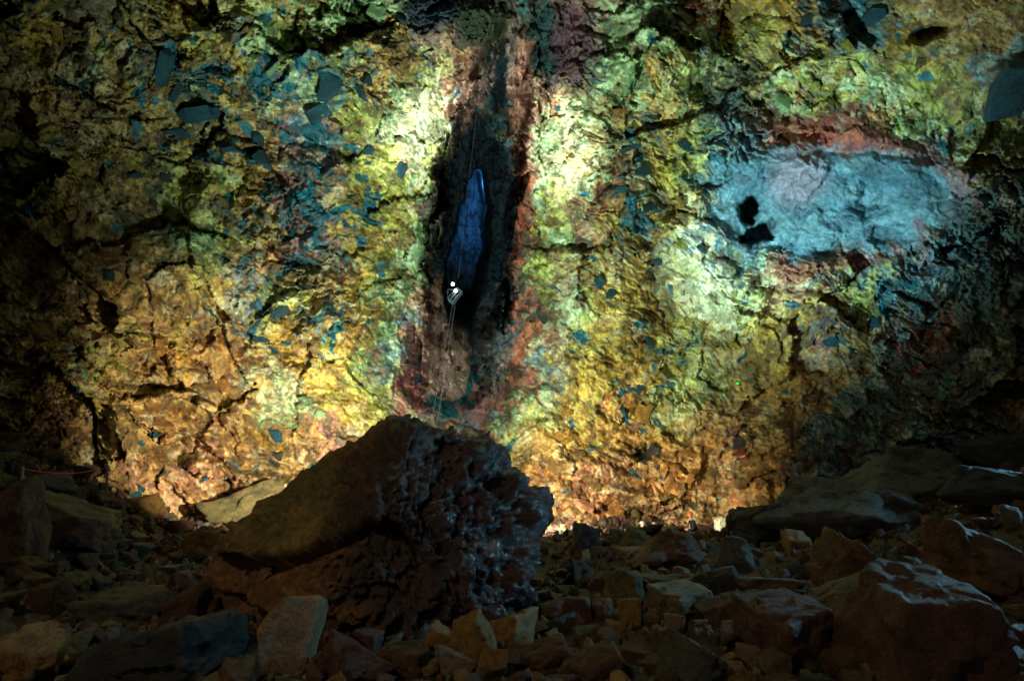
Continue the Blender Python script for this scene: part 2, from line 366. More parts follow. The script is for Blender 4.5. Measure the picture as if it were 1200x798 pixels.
# crisp slate chips and rusty chips scattered by zone
tzone = np.maximum.reduce([blob(U, V, 330, 200, 90, 190, -18, .5), .8 * blob(U, V, 745, 230, 22, 120, 0, .6), .7 * blob(U, V, 1000, 330, 70, 60, 0, .6), .6 * blob(U, V, 760, 400, 40, 120, 0, .6), .5 * blob(U, V, 220, 110, 70, 60), .5 * blob(U, V, 1000, 30, 90, 40)])
tzone = tzone * sstep(-.25, .2, w3 + .6 * w1)
chip = (_hash(LV[2][0], LV[2][1], 90) < .34 * tzone + .004) | (_hash(LV[3][0], LV[3][1], 91) < .16 * tzone + .006)
teal = np.array(lin((26, 92, 104)), np.float32)
colr = np.where(chip[..., None], teal * (.75 + .5 * h4[..., None]), colr)
rz = blob(U, V, 640, 330, 60, 140, 0, .6) * .5 + blob(U, V, 700, 330, 60, 120, 0, .6) * .45 + .10 + .4 * blob(U, V, 330, 260, 120, 160, -20, .6)
gk = _hash(LV[3][0], LV[3][1], 95); gi = (gk * 977 % 1 * 5).astype(int); GR = np.array([lin(c) for c in ((122, 92, 84), (96, 118, 112), (134, 110, 70), (168, 172, 132), (70, 66, 50))], np.float32)
gm = ((_hash(LV[3][0], LV[3][1], 96) < .30) * .38)[..., None]; colr = colr * (1 - gm) + gm * GR[gi]
gm = (sstep(.02, .25, fbm(U, V, 11, 5, 530, .75)) * .22)[..., None]; colr = colr * (1 - gm) + gm * np.array(lin((124, 116, 84)), np.float32)
rust = (fbm(U, V, 22, 5, 540, .65) > .45 - .22 * rz)
colr = np.where((rust & ~chip)[..., None], colr * .45 + .55 * np.array(lin((106, 66, 44)), np.float32), colr)
wh = (fbm(U, V, 30, 5, 560, .7) > .34)
colr = np.where((wh & ~chip & (mat != KEYS.index('k')) & (mat != KEYS.index('q')))[..., None], colr * .7 + .3 * np.array(lin((226, 222, 178)), np.float32), colr)
# the blue rock face: a smooth recessed face
bn = fbm(Xs, Ys, 34, 5, 600, .6); bc = np.array(lin((74, 112, 122)), np.float32) * (1 - sstep(0, .25, bn))[..., None] + np.array(lin((100, 138, 144)), np.float32) * sstep(0, .25, bn)[..., None]
bp_ = blob(U + 10 * w3, V + 14 * w4, 935, 205, 34, 34, 40, .5) * .75; bc = bc * (1 - bp_[..., None]) + bp_[..., None] * np.array(lin((134, 122, 132)), np.float32)
bc = np.where((h2 < .14)[..., None], bc * .6, bc); bc = np.where((h2 > .93)[..., None], np.array(lin((128, 112, 122)), np.float32), bc); bc = bc * (.90 + .2 * h3[..., None])
bs = sstep(.16, .34, fbm(Xs, Ys * .6, 20, 4, 606)); bc = bc * (1 - .28 * bs[..., None]) * (1 + .25 * fbm(Xs, Ys, 9, 4, 612, .7))[..., None]
colr = colr * (1 - bu[..., None]) + bu[..., None] * bc; chip = chip & (bu < .5)
rim = np.maximum(blob(U + 14 * w3, V + 14 * w4, 1000, 165, 100, 20, 12, .4), .8 * blob(U + 14 * w3, V + 14 * w4, 960, 312, 80, 12, -8, .4)) * (1 - bu) * .75
colr = colr * (1 - rim[..., None]) + rim[..., None] * np.array(lin((128, 66, 50)), np.float32) * (.6 + .8 * h4[..., None])
# inside the cleft: dk paints the shade of the recess as near-black teal
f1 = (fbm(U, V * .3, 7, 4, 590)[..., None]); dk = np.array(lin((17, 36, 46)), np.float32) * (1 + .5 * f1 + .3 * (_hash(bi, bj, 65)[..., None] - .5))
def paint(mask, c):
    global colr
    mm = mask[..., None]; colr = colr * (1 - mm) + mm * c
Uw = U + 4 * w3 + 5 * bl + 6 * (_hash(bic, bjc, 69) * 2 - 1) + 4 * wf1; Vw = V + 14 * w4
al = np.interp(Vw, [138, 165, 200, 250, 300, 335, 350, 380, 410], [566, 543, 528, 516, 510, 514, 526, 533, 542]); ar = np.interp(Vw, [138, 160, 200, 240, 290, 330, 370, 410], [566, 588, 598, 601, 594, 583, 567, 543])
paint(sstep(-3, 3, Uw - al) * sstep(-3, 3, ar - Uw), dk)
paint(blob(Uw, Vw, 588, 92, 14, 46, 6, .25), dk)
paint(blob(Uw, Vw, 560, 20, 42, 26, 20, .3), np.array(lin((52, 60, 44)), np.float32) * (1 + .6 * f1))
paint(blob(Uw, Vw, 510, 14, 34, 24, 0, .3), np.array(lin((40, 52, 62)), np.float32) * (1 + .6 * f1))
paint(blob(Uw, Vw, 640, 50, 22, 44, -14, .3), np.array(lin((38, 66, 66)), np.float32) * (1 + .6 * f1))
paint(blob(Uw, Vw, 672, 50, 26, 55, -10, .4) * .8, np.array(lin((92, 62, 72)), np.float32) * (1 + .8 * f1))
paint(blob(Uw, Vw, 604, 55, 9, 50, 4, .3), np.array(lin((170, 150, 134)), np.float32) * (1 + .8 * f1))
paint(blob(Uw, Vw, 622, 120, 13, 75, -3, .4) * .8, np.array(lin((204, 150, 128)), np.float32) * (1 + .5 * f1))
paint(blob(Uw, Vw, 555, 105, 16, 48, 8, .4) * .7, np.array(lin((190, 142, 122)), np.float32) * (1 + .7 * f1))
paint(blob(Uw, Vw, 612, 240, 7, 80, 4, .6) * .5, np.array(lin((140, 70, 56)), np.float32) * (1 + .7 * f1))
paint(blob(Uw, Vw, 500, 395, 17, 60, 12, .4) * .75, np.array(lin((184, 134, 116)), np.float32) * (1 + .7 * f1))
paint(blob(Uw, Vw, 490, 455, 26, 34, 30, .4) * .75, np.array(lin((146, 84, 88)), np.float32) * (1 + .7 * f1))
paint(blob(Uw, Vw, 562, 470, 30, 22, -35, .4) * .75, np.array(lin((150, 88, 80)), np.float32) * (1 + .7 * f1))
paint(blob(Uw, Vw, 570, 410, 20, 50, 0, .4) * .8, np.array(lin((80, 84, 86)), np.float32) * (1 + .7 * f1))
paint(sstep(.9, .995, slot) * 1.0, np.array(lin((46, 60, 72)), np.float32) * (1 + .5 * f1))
zz = blob(U + 14 * w3 + 4 * wf1, V + 12 * w4, 524, 425, 25, 50, 6, .22) * (np.abs(dn) < .9)
zz = np.maximum(zz, .9 * blob(U + 3 * w3, V, 517, 378, 9, 36, 4, .15))
colr = colr * (1 - zz[..., None]) + zz[..., None] * np.array(lin((196, 164, 148)), np.float32) * (.88 + .2 * w3[..., None] + .35 * fbm(U, V * .4, 6, 4, 615)[..., None])
ring = (blob(U + 8 * w3, V + 8 * w4, 524, 436, 38, 55, 0, .06) * (1 - blob(U + 4 * w3, V + 4 * w4, 524, 420, 30, 52, 0, .1))) * (V > 415) * (fbm(U, V, 20, 3, 570) > -.25)
colr = np.where((ring > .4)[..., None], np.array(lin((30, 92, 106)), np.float32) * (.8 + .4 * h4[..., None]), colr)
colr = colr * (.80 + .30 * h3 + .20 * h4 + .16 * fbm(U, V, 4, 2, 580))[..., None]
gr1 = fbm(U, V, 2.6, 2, 620); gr2 = sstep(.18, .40, fbm(U, V, 6, 4, 630, .75)); gr3 = sstep(.22, .42, fbm(U, V, 4, 3, 640, .7))
fine = (1 + .34 * gr1) * (1 - .42 * gr2) * (1 + .30 * gr3); colr = colr * (1 + (fine - 1) * (1 - .6 * smoothA))[..., None]
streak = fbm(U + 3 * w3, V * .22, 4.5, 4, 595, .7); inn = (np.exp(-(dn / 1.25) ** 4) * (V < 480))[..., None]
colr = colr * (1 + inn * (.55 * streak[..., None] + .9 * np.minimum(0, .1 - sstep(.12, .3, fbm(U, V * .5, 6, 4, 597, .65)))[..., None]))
rough = np.full(U.shape, .72, np.float32) - .22 * chip - .15 * (mat == KEYS.index('b')) - .12 * (h4 > .8)
colr = np.clip(colr, .004, .85)

idx = np.arange(nu * nv).reshape(nv, nu)
faces = np.stack([idx[:-1, :-1], idx[1:, :-1], idx[1:, 1:], idx[:-1, 1:]], -1).reshape(-1, 4)
me = mesh_np('cave_wall', P.reshape(-1, 3), faces, 4, True)
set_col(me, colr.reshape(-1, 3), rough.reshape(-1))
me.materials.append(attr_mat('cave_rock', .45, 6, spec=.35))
wall = link(bpy.data.objects.new('cave_wall', me)); tag(wall, 'uneven rock wall of the chamber in yellow, green, rust and blue, split by a tall cleft', kind='structure')
lowT = T - 1.5 * fbm(U, V, 260, 3, 200)


def wall_at(u, v):
    j = int(np.clip(np.searchsorted(us, u), 1, nu - 2)); i = int(np.clip(np.searchsorted(vs, v), 1, nv - 2))
    return i, j


def shaft_t(u, v):
    return float(Tw[wall_at(u, v)])


def wall_frame(u, v, r=6):
    i, j = wall_at(u, v); a = P[i - r:i + r + 1, j - r:j + r + 1].reshape(-1, 3)
    c = a.mean(0); q = np.linalg.svd(a - c)[2][2]
    if q @ (CAM - c) < 0: q = -q
    return P[i, j], q


# ---------------------------------------------------------------- rock shapes
def ico(n):
    bm = bmesh.new(); bmesh.ops.create_icosphere(bm, subdivisions=n, radius=1)
    v = np.array([x.co[:] for x in bm.verts]); f = np.array([[x.index for x in p.verts] for p in bm.faces]); bm.free()
    return v / np.linalg.norm(v, axis=1)[:, None], f


ICO = {n: ico(n) for n in (1, 2, 5)}


def n3(p, s, seed, octv=4, gain=.5):
    """3-D value noise, summed over octaves"""
    o = np.zeros(len(p)); a = 1.0; tt = 0; q = np.asarray(p, float) / s
    for k in range(octv):
        I = np.floor(q).astype(np.int64); f = q - I; f = f * f * f * (f * (f * 6 - 15) + 10); acc = 0
        for dx in (0, 1):
            for dy in (0, 1):
                for dz in (0, 1):
                    wgt = (f[:, 0] if dx else 1 - f[:, 0]) * (f[:, 1] if dy else 1 - f[:, 1]) * (f[:, 2] if dz else 1 - f[:, 2])
                    acc = acc + wgt * _hash(I[:, 0] + dx + (I[:, 2] + dz) * 131, I[:, 1] + dy - (I[:, 2] + dz) * 57, seed + k * 7)
        o += a * (acc * 2 - 1); tt += a; a *= gain; q = q * 2.03 + 7.7
    return o / tt * 1.25


def rock_verts(dirs, seed, npl=13, rnd=.0, noise=.05, chip=.06):
    r = np.random.RandomState(seed)
    nrm = r.normal(size=(npl, 3)); nrm /= np.linalg.norm(nrm, axis=1)[:, None]
    box = np.array([[1, 0, 0], [-1, 0, 0], [0, 1, 0], [0, -1, 0], [0, 0, 1], [0, 0, -1]]) + r.normal(size=(6, 3)) * .28
    box /= np.linalg.norm(box, axis=1)[:, None]; nrm = np.vstack([nrm, box]); d = np.concatenate([r.uniform(.72, 1.05, npl), r.uniform(.6, .82, 6)])
    dot = dirs @ nrm.T; rr = np.where(dot > .05, d / np.maximum(dot, .05), 9)
    p = 16.0 if rnd == 0 else rnd
    rad = (np.sum(rr ** -p, axis=1)) ** (-1 / p)
    v = dirs * rad[:, None]
    if noise:
        k = noise * n3(v, .7, seed, 5, .6) - chip * np.maximum(0, n3(v, .35, seed + 9, 3) - .15)
        for cs, am, sd in ((.55, .05, 1), (.20, .022, 2), (.08, .008, 3)):
            q = v + .12 * n3(v, .5, seed + sd, 3)[:, None]
            d1, d2, hh, ti = cells3(q, cs, seed + sd)
            k = k + am * (hh - .5) * 1.1 + ti * am * 9 - am * .5 * (1 - sstep(0, .1, d2 - d1))
        v = v * (1 + k)[:, None]
    return v


def rock_peaked(dirs, seed, **k):
    v = rock_verts(dirs, seed, **k); f = np.clip((v[:, 2] + .7) / 1.4, 0, 1); v[:, 0] = v[:, 0] * (1.15 - .45 * f) + .08 * f; v[:, 1] *= (1.1 - .4 * f); return v


ROCKS = []
ICO[4] = ico(4)
for s in range(14):
    nn = 5 if s < 6 else 4
    v = rock_verts(ICO[nn][0], 100 + s, npl=random.choice((2, 4, 6, 9)), rnd=random.choice((40, 60, 90)), noise=.035, chip=.10)
    ROCKS.append(mesh_np('rock', v, ICO[nn][1], 3, True))
for s in range(3):
    ROCKS.append(mesh_np('rock', rock_peaked(ICO[5][0], 170 + s, npl=6, rnd=40, noise=.05, chip=.12), ICO[5][1], 3, True))
TONES = {
    'brown': rock_mat('brown_stone', (58, 42, 28), (112, 80, 50), (132, 104, 66)), 'olive': rock_mat('olive_stone', (66, 60, 34), (118, 106, 58), (96, 76, 44)),
    'reddish brown': rock_mat('red_stone', (60, 38, 30), (104, 66, 50), (92, 72, 56)), 'grey': rock_mat('grey_stone', (52, 54, 48), (98, 96, 82), (80, 68, 52)),
    'dark grey': rock_mat('dark_stone', (30, 32, 32), (60, 60, 56), (70, 56, 42)), 'ochre': rock_mat('ochre_stone', (104, 74, 34), (162, 122, 60), (90, 60, 36)),
    'tan': rock_mat('tan_stone', (100, 80, 54), (148, 120, 84), (110, 96, 70)), 'teal': rock_mat('slate_stone', (22, 62, 70), (40, 98, 108), (56, 74, 72), rough=.6),
    'pale': rock_mat('pale_stone', (150, 140, 100), (216, 208, 170), (236, 230, 206)),
}
for m_ in ROCKS: m_.materials.append(TONES['brown'])
allm = {}


def set_mat(o, m):
    o.material_slots[0].link = 'OBJECT'; o.material_slots[0].material = m


# ---------------------------------------------------------------- floor
def floor_z(x, y):
    x = np.asarray(x, float); y = np.asarray(y, float)
    z = .062 * np.clip(y - 6.5, 0, 40) - .02 * np.clip(6.5 - y, 0, 6)
    z = z + .50 * np.clip(-x - 2.6 - .43 * y, 0, 30) * sstep(4, 9, y)
    z = z + .34 * np.clip(x - 2.4 - .40 * y, 0, 30) * sstep(4, 9, y)
    z = z - 1.25 * np.exp(-((x - 6.8) / 3.4) ** 4 - ((y - 24.2) / 2.6) ** 4)
    z = z - .55 * np.exp(-((x + 1.6) / 3.6) ** 2 - ((y - 14) / 5.) ** 2)
    return z + .22 * fbm(x + 100, y + 100, 2.6, 4, 610) + .10 * fbm(x + 50, y + 50, .6, 3, 620)


def floor_hit(u, v):
    d = rays(u, v)
    for t in np.arange(3.5, 34, .06):
        p = CAM + d * t
        if p[2] < floor_z(p[0], p[1]): return p, t
    return CAM + d * 24, 24


gx = np.linspace(-26, 28, 270); gy = np.concatenate([np.linspace(-6, 4, 20), np.linspace(4.1, 30, 190)])
GX, GY = np.meshgrid(gx, gy); GZ = floor_z(GX, GY)
fi = np.arange(GX.size).reshape(GX.shape); ff = np.stack([fi[:-1, :-1], fi[:-1, 1:], fi[1:, 1:], fi[1:, :-1]], -1).reshape(-1, 4)
me = mesh_np('cave_floor', np.stack([GX, GY, GZ], -1).reshape(-1, 3), ff, 4)
me.materials.append(rock_mat('floor_grit', (36, 28, 20), (76, 58, 38), (62, 52, 42), scale=1.2, bump=.9))
tag(link(bpy.data.objects.new('cave_floor', me)), 'dark stony floor of the cave sloping up to the walls', kind='structure')

# ---------------------------------------------------------------- the great boulder
def build_boulder():
    bm = bmesh.new(); bmesh.ops.create_icosphere(bm, subdivisions=7, radius=1)
    d = np.array([x.co[:] for x in bm.verts]); f = np.array([[x.index for x in p.verts] for p in bm.faces]); bm.free()
    d /= np.linalg.norm(d, axis=1)[:, None]
    s = .0128; sil = [(-220, -23), (-195, -2), (-165, 23), (-120, 60), (-93, 78), (-53, 108), (-8, 140), (26, 165), (51, 148), (85, 142), (115, 131), (140, 116), (161, 97), (185, 72), (204, 64), (214, 46), (206, 20), (195, -6), (188, -49), (152, -80), (120, -130), (-100, -130), (-180, -100), (-218, -62)]
    sil = np.array(sil) * s
    ang = np.arctan2(sil[:, 1], sil[:, 0]); rad = np.hypot(sil[:, 0], sil[:, 1]); o = np.argsort(ang)
    al = np.arctan2(d[:, 2], d[:, 0])
    # exact polygon radius by direction
    R2 = np.full(len(al), 9.)
    for i in range(len(sil)):
        a, b = sil[i], sil[(i + 1) % len(sil)]; e = b - a; cx, sz = np.cos(al), np.sin(al)
        den = cx * e[1] - sz * e[0]; t = (a[0] * e[1] - a[1] * e[0]) / np.where(abs(den) < 1e-9, 1e-9, den); q = (cx * t - a[0]) * e[0] + (sz * t - a[1]) * e[1]
        ok = (t > 0) & (q >= -1e-9) & (q <= e @ e + 1e-9); R2 = np.where(ok, np.minimum(R2, t), R2)
    cb = np.sqrt(d[:, 0] ** 2 + d[:, 2] ** 2); rr = R2 / np.maximum(cb, .02)
    planes = [((-.30, -.86, .42), 1.25), ((.55, -.80, .25), 1.45), ((-.05, -.95, -.30), 1.30), ((0, 1, .1), 1.5), ((.1, -.62, .78), 1.95), ((-.75, -.62, -.1), 1.9), ((.9, -.3, -.1), 2.55), ((.25, -.93, -.05), 1.35)]
    P_ = [rr]
    for n, dd in planes:
        n = np.array(n, float); n /= np.linalg.norm(n); k = d @ n; P_.append(np.where(k > .03, dd / np.maximum(k, .03), 50))
    P_ = np.array(P_); rad = (np.sum(P_ ** -60., axis=0)) ** (-1 / 60.)
    v = d * rad[:, None]; x, z = v[:, 0], v[:, 2]
    front = sstep(.2, -.3, v[:, 1]) if False else 1 - sstep(-.3, .4, v[:, 1])
    # overhanging upper slab on the left, its lower edge runs across the face
    xe = [-3, -2.4, -1.6, -1.0, -.5, 0, .4, .7, 1.0, 1.4]; ze = [-.15, -.1, -.08, -.02, .15, .45, .52, .35, .1, -.2]
    lz = np.interp(x, xe, ze) + .06 * n3(v, .4, 5)
    below = 1 - sstep(-.03, .02, z - lz); fade = np.exp(-np.maximum(0, lz - z) / .55)
    r2 = rad * 0
    r2 = r2 - .62 * below * fade * front * (1 - sstep(.8, 1.3, x))
    # second broken ledge
    lz2 = np.interp(x, [-3, -1.5, -.4, .6], [-.62, -.78, -.95, -1.2]) + .08 * n3(v, .3, 6)
    r2 = r2 - .30 * (1 - sstep(-.03, .03, z - lz2)) * front * (1 - sstep(.2, .8, x))
    # ridge between slab and rough face, running up to the peak
    xr = np.interp(z, [-1.5, 0, .8, 2.1], [.2, -.45, -.55, .05]); rough_side = sstep(-.3, .4, x - xr + .6 * n3(v, .5, 8) + .25 * n3(v, .15, 28))
    r2 = r2 - .14 * rough_side * front
    knob = sstep(.3, 1.0, x + .45 * n3(v, .5, 18))
    q = v + np.stack([n3(v, .5, 21), n3(v, .5, 22), n3(v, .5, 23)], -1) * .16
    d1, d2, h, ti = cells3(q * (1, 1, .8), .55, 3); r2 = r2 + (h - .5) * .08 + ti * .55 - .05 * (1 - sstep(0, .08, d2 - d1)) * rough_side
    d1, d2, h, ti = cells3(q * (1, 1, .8), .24, 13); r2 = r2 + ((h - .5) * .05 + ti * .6) * (.15 + .85 * rough_side)
    kb = lambda sc_, sd: np.abs(n3(v + .1 * q, sc_, sd, 2)) - .3
    r2 = r2 + (kb(.42, 71) * .22 + kb(.17, 73) * .085 + kb(.07, 75) * .03) * (.12 + .88 * knob) + (kb(.2, 78) * .06) * rough_side
    pit = sstep(.18, .34, n3(v, .12, 81, 3)); r2 = r2 - .06 * pit * (.2 + .8 * rough_side)
    r2 = r2 + .05 * n3(v, .9, 9, 4) + .05 * n3(v, .22, 10, 5, .65) * (.35 + .65 * rough_side) + .018 * n3(v, .05, 12, 3) - .09 * (1 - sstep(0, .045, np.abs(n3(v * (1, 1, 1.6), .9, 91, 4)))) - .05 * (1 - sstep(0, .05, np.abs(n3(v, .45, 95, 4))))
    d1, d2, h5, ti = cells3(q, .05, 33); b4 = (h5 * 1e6).astype(np.int64); b5 = b4 * 0
    base = mesh_np('base', v, f, 3, True); nn = np.empty(len(v) * 3, np.float32); base.vertices.foreach_get('normal', nn); nn = nn.reshape(-1, 3)
    nn = nn * .85 + v / rad[:, None] * .15; bpy.data.meshes.remove(base)
    v = v + nn * r2[:, None]
    A = lambda c: np.array(lin(c), np.float32)
    n_ = n3(v, .5, 60, 5, .65); m_ = n3(v, .16, 61, 4, .65)
    c = A((104, 92, 42)) + (A((134, 110, 50)) - A((104, 92, 42))) * sstep(-.2, .3, n_)[:, None]
    up = sstep(-.1, .15, z - lz)[:, None]
    lowc = A((112, 74, 38)) + (A((142, 100, 54)) - A((112, 74, 38))) * sstep(-.1, .3, m_)[:, None]
    c = c * up + lowc * (1 - up)
    rc = A((66, 47, 36)) * (1 - sstep(0, .25, m_))[:, None] + A((52, 46, 40)) * sstep(0, .25, m_)[:, None]
    rc = rc + (A((110, 72, 44)) - rc) * (sstep(.15, .4, n_) * .6)[:, None]
    c = c * (1 - rough_side[:, None]) + rc * rough_side[:, None]
    kc = A((66, 56, 58)) + (A((82, 54, 52)) - A((66, 56, 58))) * sstep(0, .3, m_)[:, None]
    kk = (knob * .8)[:, None]; c = c * (1 - kk) + kc * kk
    c = c * (.58 + .40 * _hash(b4, b5, 9) + .15 * n3(v, .03, 99, 2))[:, None]
    me = mesh_np('great_boulder', v, f, 3, True); set_col(me, c, (.68 - .38 * knob - .12 * rough_side).astype(np.float32))
    me.materials.append(attr_mat('boulder_rock', .9, 11, spec=.45))
    o = link(bpy.data.objects.new('boulder', me)); p = ptpx(440, 640, 8.9); o.location = p
    tag(o, 'huge dark peaked boulder with an overhanging olive slab, largest rock at the centre', 'boulder')
    return o


GB = build_boulder()

# ---------------------------------------------------------------- named boulders and stones
USED = []


def stone(u, vb, wpx, hpx, tone, label, group=None, mi=None, rot=None, name='stone', sink=.18, deep=.8, flat=0, z_off=0):
    p, t = floor_hit(u, vb)
    mi = (random.randrange(6) if name == 'boulder' or wpx > 38 else random.randrange(6, 14)) if mi is None else mi
    o = bpy.data.objects.new(name, ROCKS[mi]); link(o)
    wx = wpx / FPX * t / 1.5; hz = hpx / FPX * t / 1.42
    o.scale = (wx, wx * deep, hz); o.rotation_euler = rot if rot is not None else (random.uniform(-.25, .25), random.uniform(-.3, .3), random.uniform(0, 6.28) if abs(wpx - hpx) < 16 else random.uniform(-.5, .5))
    o.location = (p[0], p[1] + wx * .4, p[2] + hz * (.72 - sink) + z_off)
    set_mat(o, TONES[tone]); tag(o, label, 'boulder' if name == 'boulder' else 'stone', group)
    USED.append((u, vb - hpx / 2, max(wpx, hpx) * .5)); return o


B = 'boulder'
for a in [
    (-12, 655, 66, 88, 'brown', 'rounded brown boulder cut by the left edge above the lowest left rubble', B),
    (66, 626, 92, 38, 'olive', 'broad flat-topped dark olive boulder behind the brown wedge at far left', B),
    (72, 644, 74, 36, 'reddish brown', 'brown wedge-shaped boulder in front of the broad olive boulder at left', B),
    (43, 571, 36, 17, 'grey', 'flat grey stone lying just right of the rope post', 'stone'),
    (152, 583, 20, 22, 'teal', 'small teal blue stone at the end of the left rubble slope', 'stone'),
    (160, 598, 30, 17, 'ochre', 'yellowish oval stone directly below the small teal stone', 'stone'),
    (283, 616, 78, 46, 'olive', 'dark olive block tucked behind the left flank of the great boulder', B),
    (240, 649, 48, 28, 'ochre', 'yellow olive stone lying at the left foot of the great boulder', 'stone'),
    (138, 736, 88, 44, 'grey', 'grey green sloping slab in the left foreground rubble', B),
    (208, 731, 56, 36, 'reddish brown', 'reddish stone between the grey green slab and the great boulder', 'stone'),
    (38, 722, 24, 38, 'reddish brown', 'upright brown stone standing in the left foreground', 'stone'),
    (66, 703, 30, 20, 'grey', 'small pale grey stone beside the upright brown stone', 'stone'),
    (18, 806, 78, 66, 'ochre', 'yellow olive boulder in the bottom left corner', B),
    (172, 806, 160, 74, 'dark grey', 'long dark slab along the bottom edge left of centre', B),
    (414, 806, 70, 44, 'reddish brown', 'large brick red stone at the bottom edge below the great boulder', 'stone'),
    (385, 792, 34, 34, 'reddish brown', 'brick red stone leaning against the blue-faced slab', 'stone'),
    (553, 777, 48, 54, 'ochre', 'yellow olive squared block at the foot of the great boulder', B),
    (602, 759, 46, 40, 'ochre', 'rounded yellow olive stone right of the squared yellow block', 'stone'),
    (687, 646, 38, 34, 'dark grey', 'dark squared block standing out against the bright wall near the great boulder', 'stone'),
    (722, 641, 24, 20, 'grey', 'small grey stone on the rubble crest, left of the pointed one', 'stone'),
    (747, 646, 26, 28, 'olive', 'pointed olive stone on the rubble crest below the person in blue', 'stone'),
    (746, 659, 40, 18, 'tan', 'flat tan stone in front of the pointed stone on the crest', 'stone'),
    (787, 666, 74, 38, 'brown', 'big domed brown boulder on the crest below the hidden people', B),
    (860, 670, 50, 36, 'grey', 'grey brown domed boulder in front of the brightly lit pale rock', B),
    (850, 670, 36, 16, 'tan', 'tan slab at the foot of the grey domed boulder', 'stone'),
    (736, 706, 46, 38, 'olive', 'leaning wedge slab in the middle of the right rubble', 'stone'),
    (765, 691, 40, 18, 'grey', 'low grey wedge right of the leaning slab', 'stone'),
    (847, 702, 50, 34, 'dark grey', 'dark block with a cold glint on its right face, below the tan slab', 'stone'),
    (852, 732, 48, 32, 'brown', 'brown block with a cold glint, directly below the dark glinting block', 'stone'),
    (806, 727, 74, 42, 'olive', 'large olive brown block in the middle of the right rubble', B),
    (742, 729, 30, 28, 'ochre', 'orange tan stone left of the large olive brown block', 'stone'),
    (794, 742, 24, 22, 'tan', 'small tan stone below the large olive brown block', 'stone'),
    (682, 731, 32, 34, 'reddish brown', 'purplish brown stone right of the great boulder', 'stone'),
    (881, 721, 24, 32, 'reddish brown', 'upright reddish stone right of the glinting blocks', 'stone'),
    (913, 706, 60, 28, 'brown', 'flat-topped brown stone above the dark red boulder', 'stone'),
    (820, 806, 74, 40, 'grey', 'grey slab at the bottom edge right of centre', 'stone'),
    (1022, 630, 158, 76, 'grey', 'long grey peaked boulder on the right below the dark wall', B),
    (1082, 596, 140, 66, 'grey', 'dark broad boulder behind the long grey peaked one', B),
    (1196, 592, 100, 50, 'dark grey', 'dark boulder cut by the right edge behind the others', B),
    (1176, 696, 112, 70, 'brown', 'tall squared block with a tan brown face near the right edge', B),
    (1128, 808, 178, 142, 'reddish brown', 'huge dark red boulder in the bottom right corner', B),
    (937, 778, 110, 78, 'reddish brown', 'dark red brown boulder left of the huge corner boulder', B),
    (1007, 737, 92, 50, 'olive', 'olive slab with a glinting upper edge between the two red boulders', B),
    (1012, 690, 80, 42, 'brown', 'flat brown block behind the glinting olive slab', B),
    (934, 646, 28, 22, 'ochre', 'ochre stone in the hollow below the long grey boulder', 'stone'),
    (893, 636, 54, 46, 'dark grey', 'dark craggy block left of the long grey boulder', B),
    (1192, 806, 60, 44, 'brown', 'brown stone wedged in the bottom right corner', 'stone'),
    (975, 665, 46, 20, 'ochre', 'flat ochre stone among pebbles below the long grey boulder', 'stone'),
    (1098, 545, 96, 66, 'dark grey', 'dark tilted slab high on the right slope', B),
    (1028, 545, 40, 40, 'brown', 'dark brown stone left of the high tilted slab', 'stone'),
    (1160, 512, 22, 12, 'ochre', 'small yellow stone high on the dark right slope', 'stone'),
    (1185, 546, 60, 40, 'dark grey', 'dark stone by the right edge below the small yellow stone', 'stone'),
    (1045, 549, 22, 12, 'ochre', 'small orange stone resting behind the broad dark boulder', 'stone'),
    (640, 790, 60, 34, 'brown', 'low brown stone below the right end of the great boulder', 'stone'),
    (470, 792, 60, 34, 'brown', 'brown slab lying under the front of the great boulder', 'stone'),
    (700, 806, 70, 40, 'brown', 'brown slab at the bottom edge near the centre', 'stone'),
]:
    pk = {1022: 16, 787: 15, 860: 15, 1128: 14, 1082: 15, 747: 16, 1196: 16, 1176: 1, 937: 4}.get(a[0])
    if pk: stone(a[0], a[1], a[2], a[3], a[4], a[5], name=a[6], mi=pk, rot=(0, .05, random.uniform(-.4, .4)))
    else: stone(a[0], a[1], a[2], a[3], a[4], a[5], name=a[6])
# the upright slab with a flat face turned to the right
v_ = np.array([(-.62, -.3, -.9), (.35, -.42, -.9), (.62, .25, -.9), (-.3, .45, -.9), (-.12, -.25, .62), (.30, -.36, .74), (.52, .28, .60), (.05, .40, .50)], float)
f_ = [(0, 1, 5, 4), (1, 2, 6, 5), (2, 3, 7, 6), (3, 0, 4, 7), (4, 5, 6, 7), (3, 2, 1, 0)]
bm = bmesh.new(); vv = [bm.verts.new(x) for x in v_]
for q in f_: bm.faces.new([vv[i] for i in q])
bmesh.ops.bevel(bm, geom=bm.edges[:], offset=.04, segments=1, affect='EDGES')
bmesh.ops.triangulate(bm, faces=bm.faces[:]); bmesh.ops.subdivide_edges(bm, edges=bm.edges[:], cuts=5, use_grid_fill=True)
for x in bm.verts:
    q = np.array([x.co[:]]); x.co += x.normal * float(.05 * n3(q, .35, 3, 5, .6)[0])
me = bpy.data.meshes.new('slab'); bm.to_mesh(me); bm.free(); me.materials.append(TONES['tan'])
for p_ in me.polygons: p_.use_smooth = True
o = link(bpy.data.objects.new('boulder', me)); p, t = floor_hit(312, 790); o.location = (p[0], p[1] + .1, p[2] + .28); o.scale = (1.0, .8, .80); o.rotation_euler = (0, .28, .55)
tag(o, 'upright slab with a flat cold blue face at the bottom edge below the great boulder', 'boulder'); USED.append((315, 750, 52))

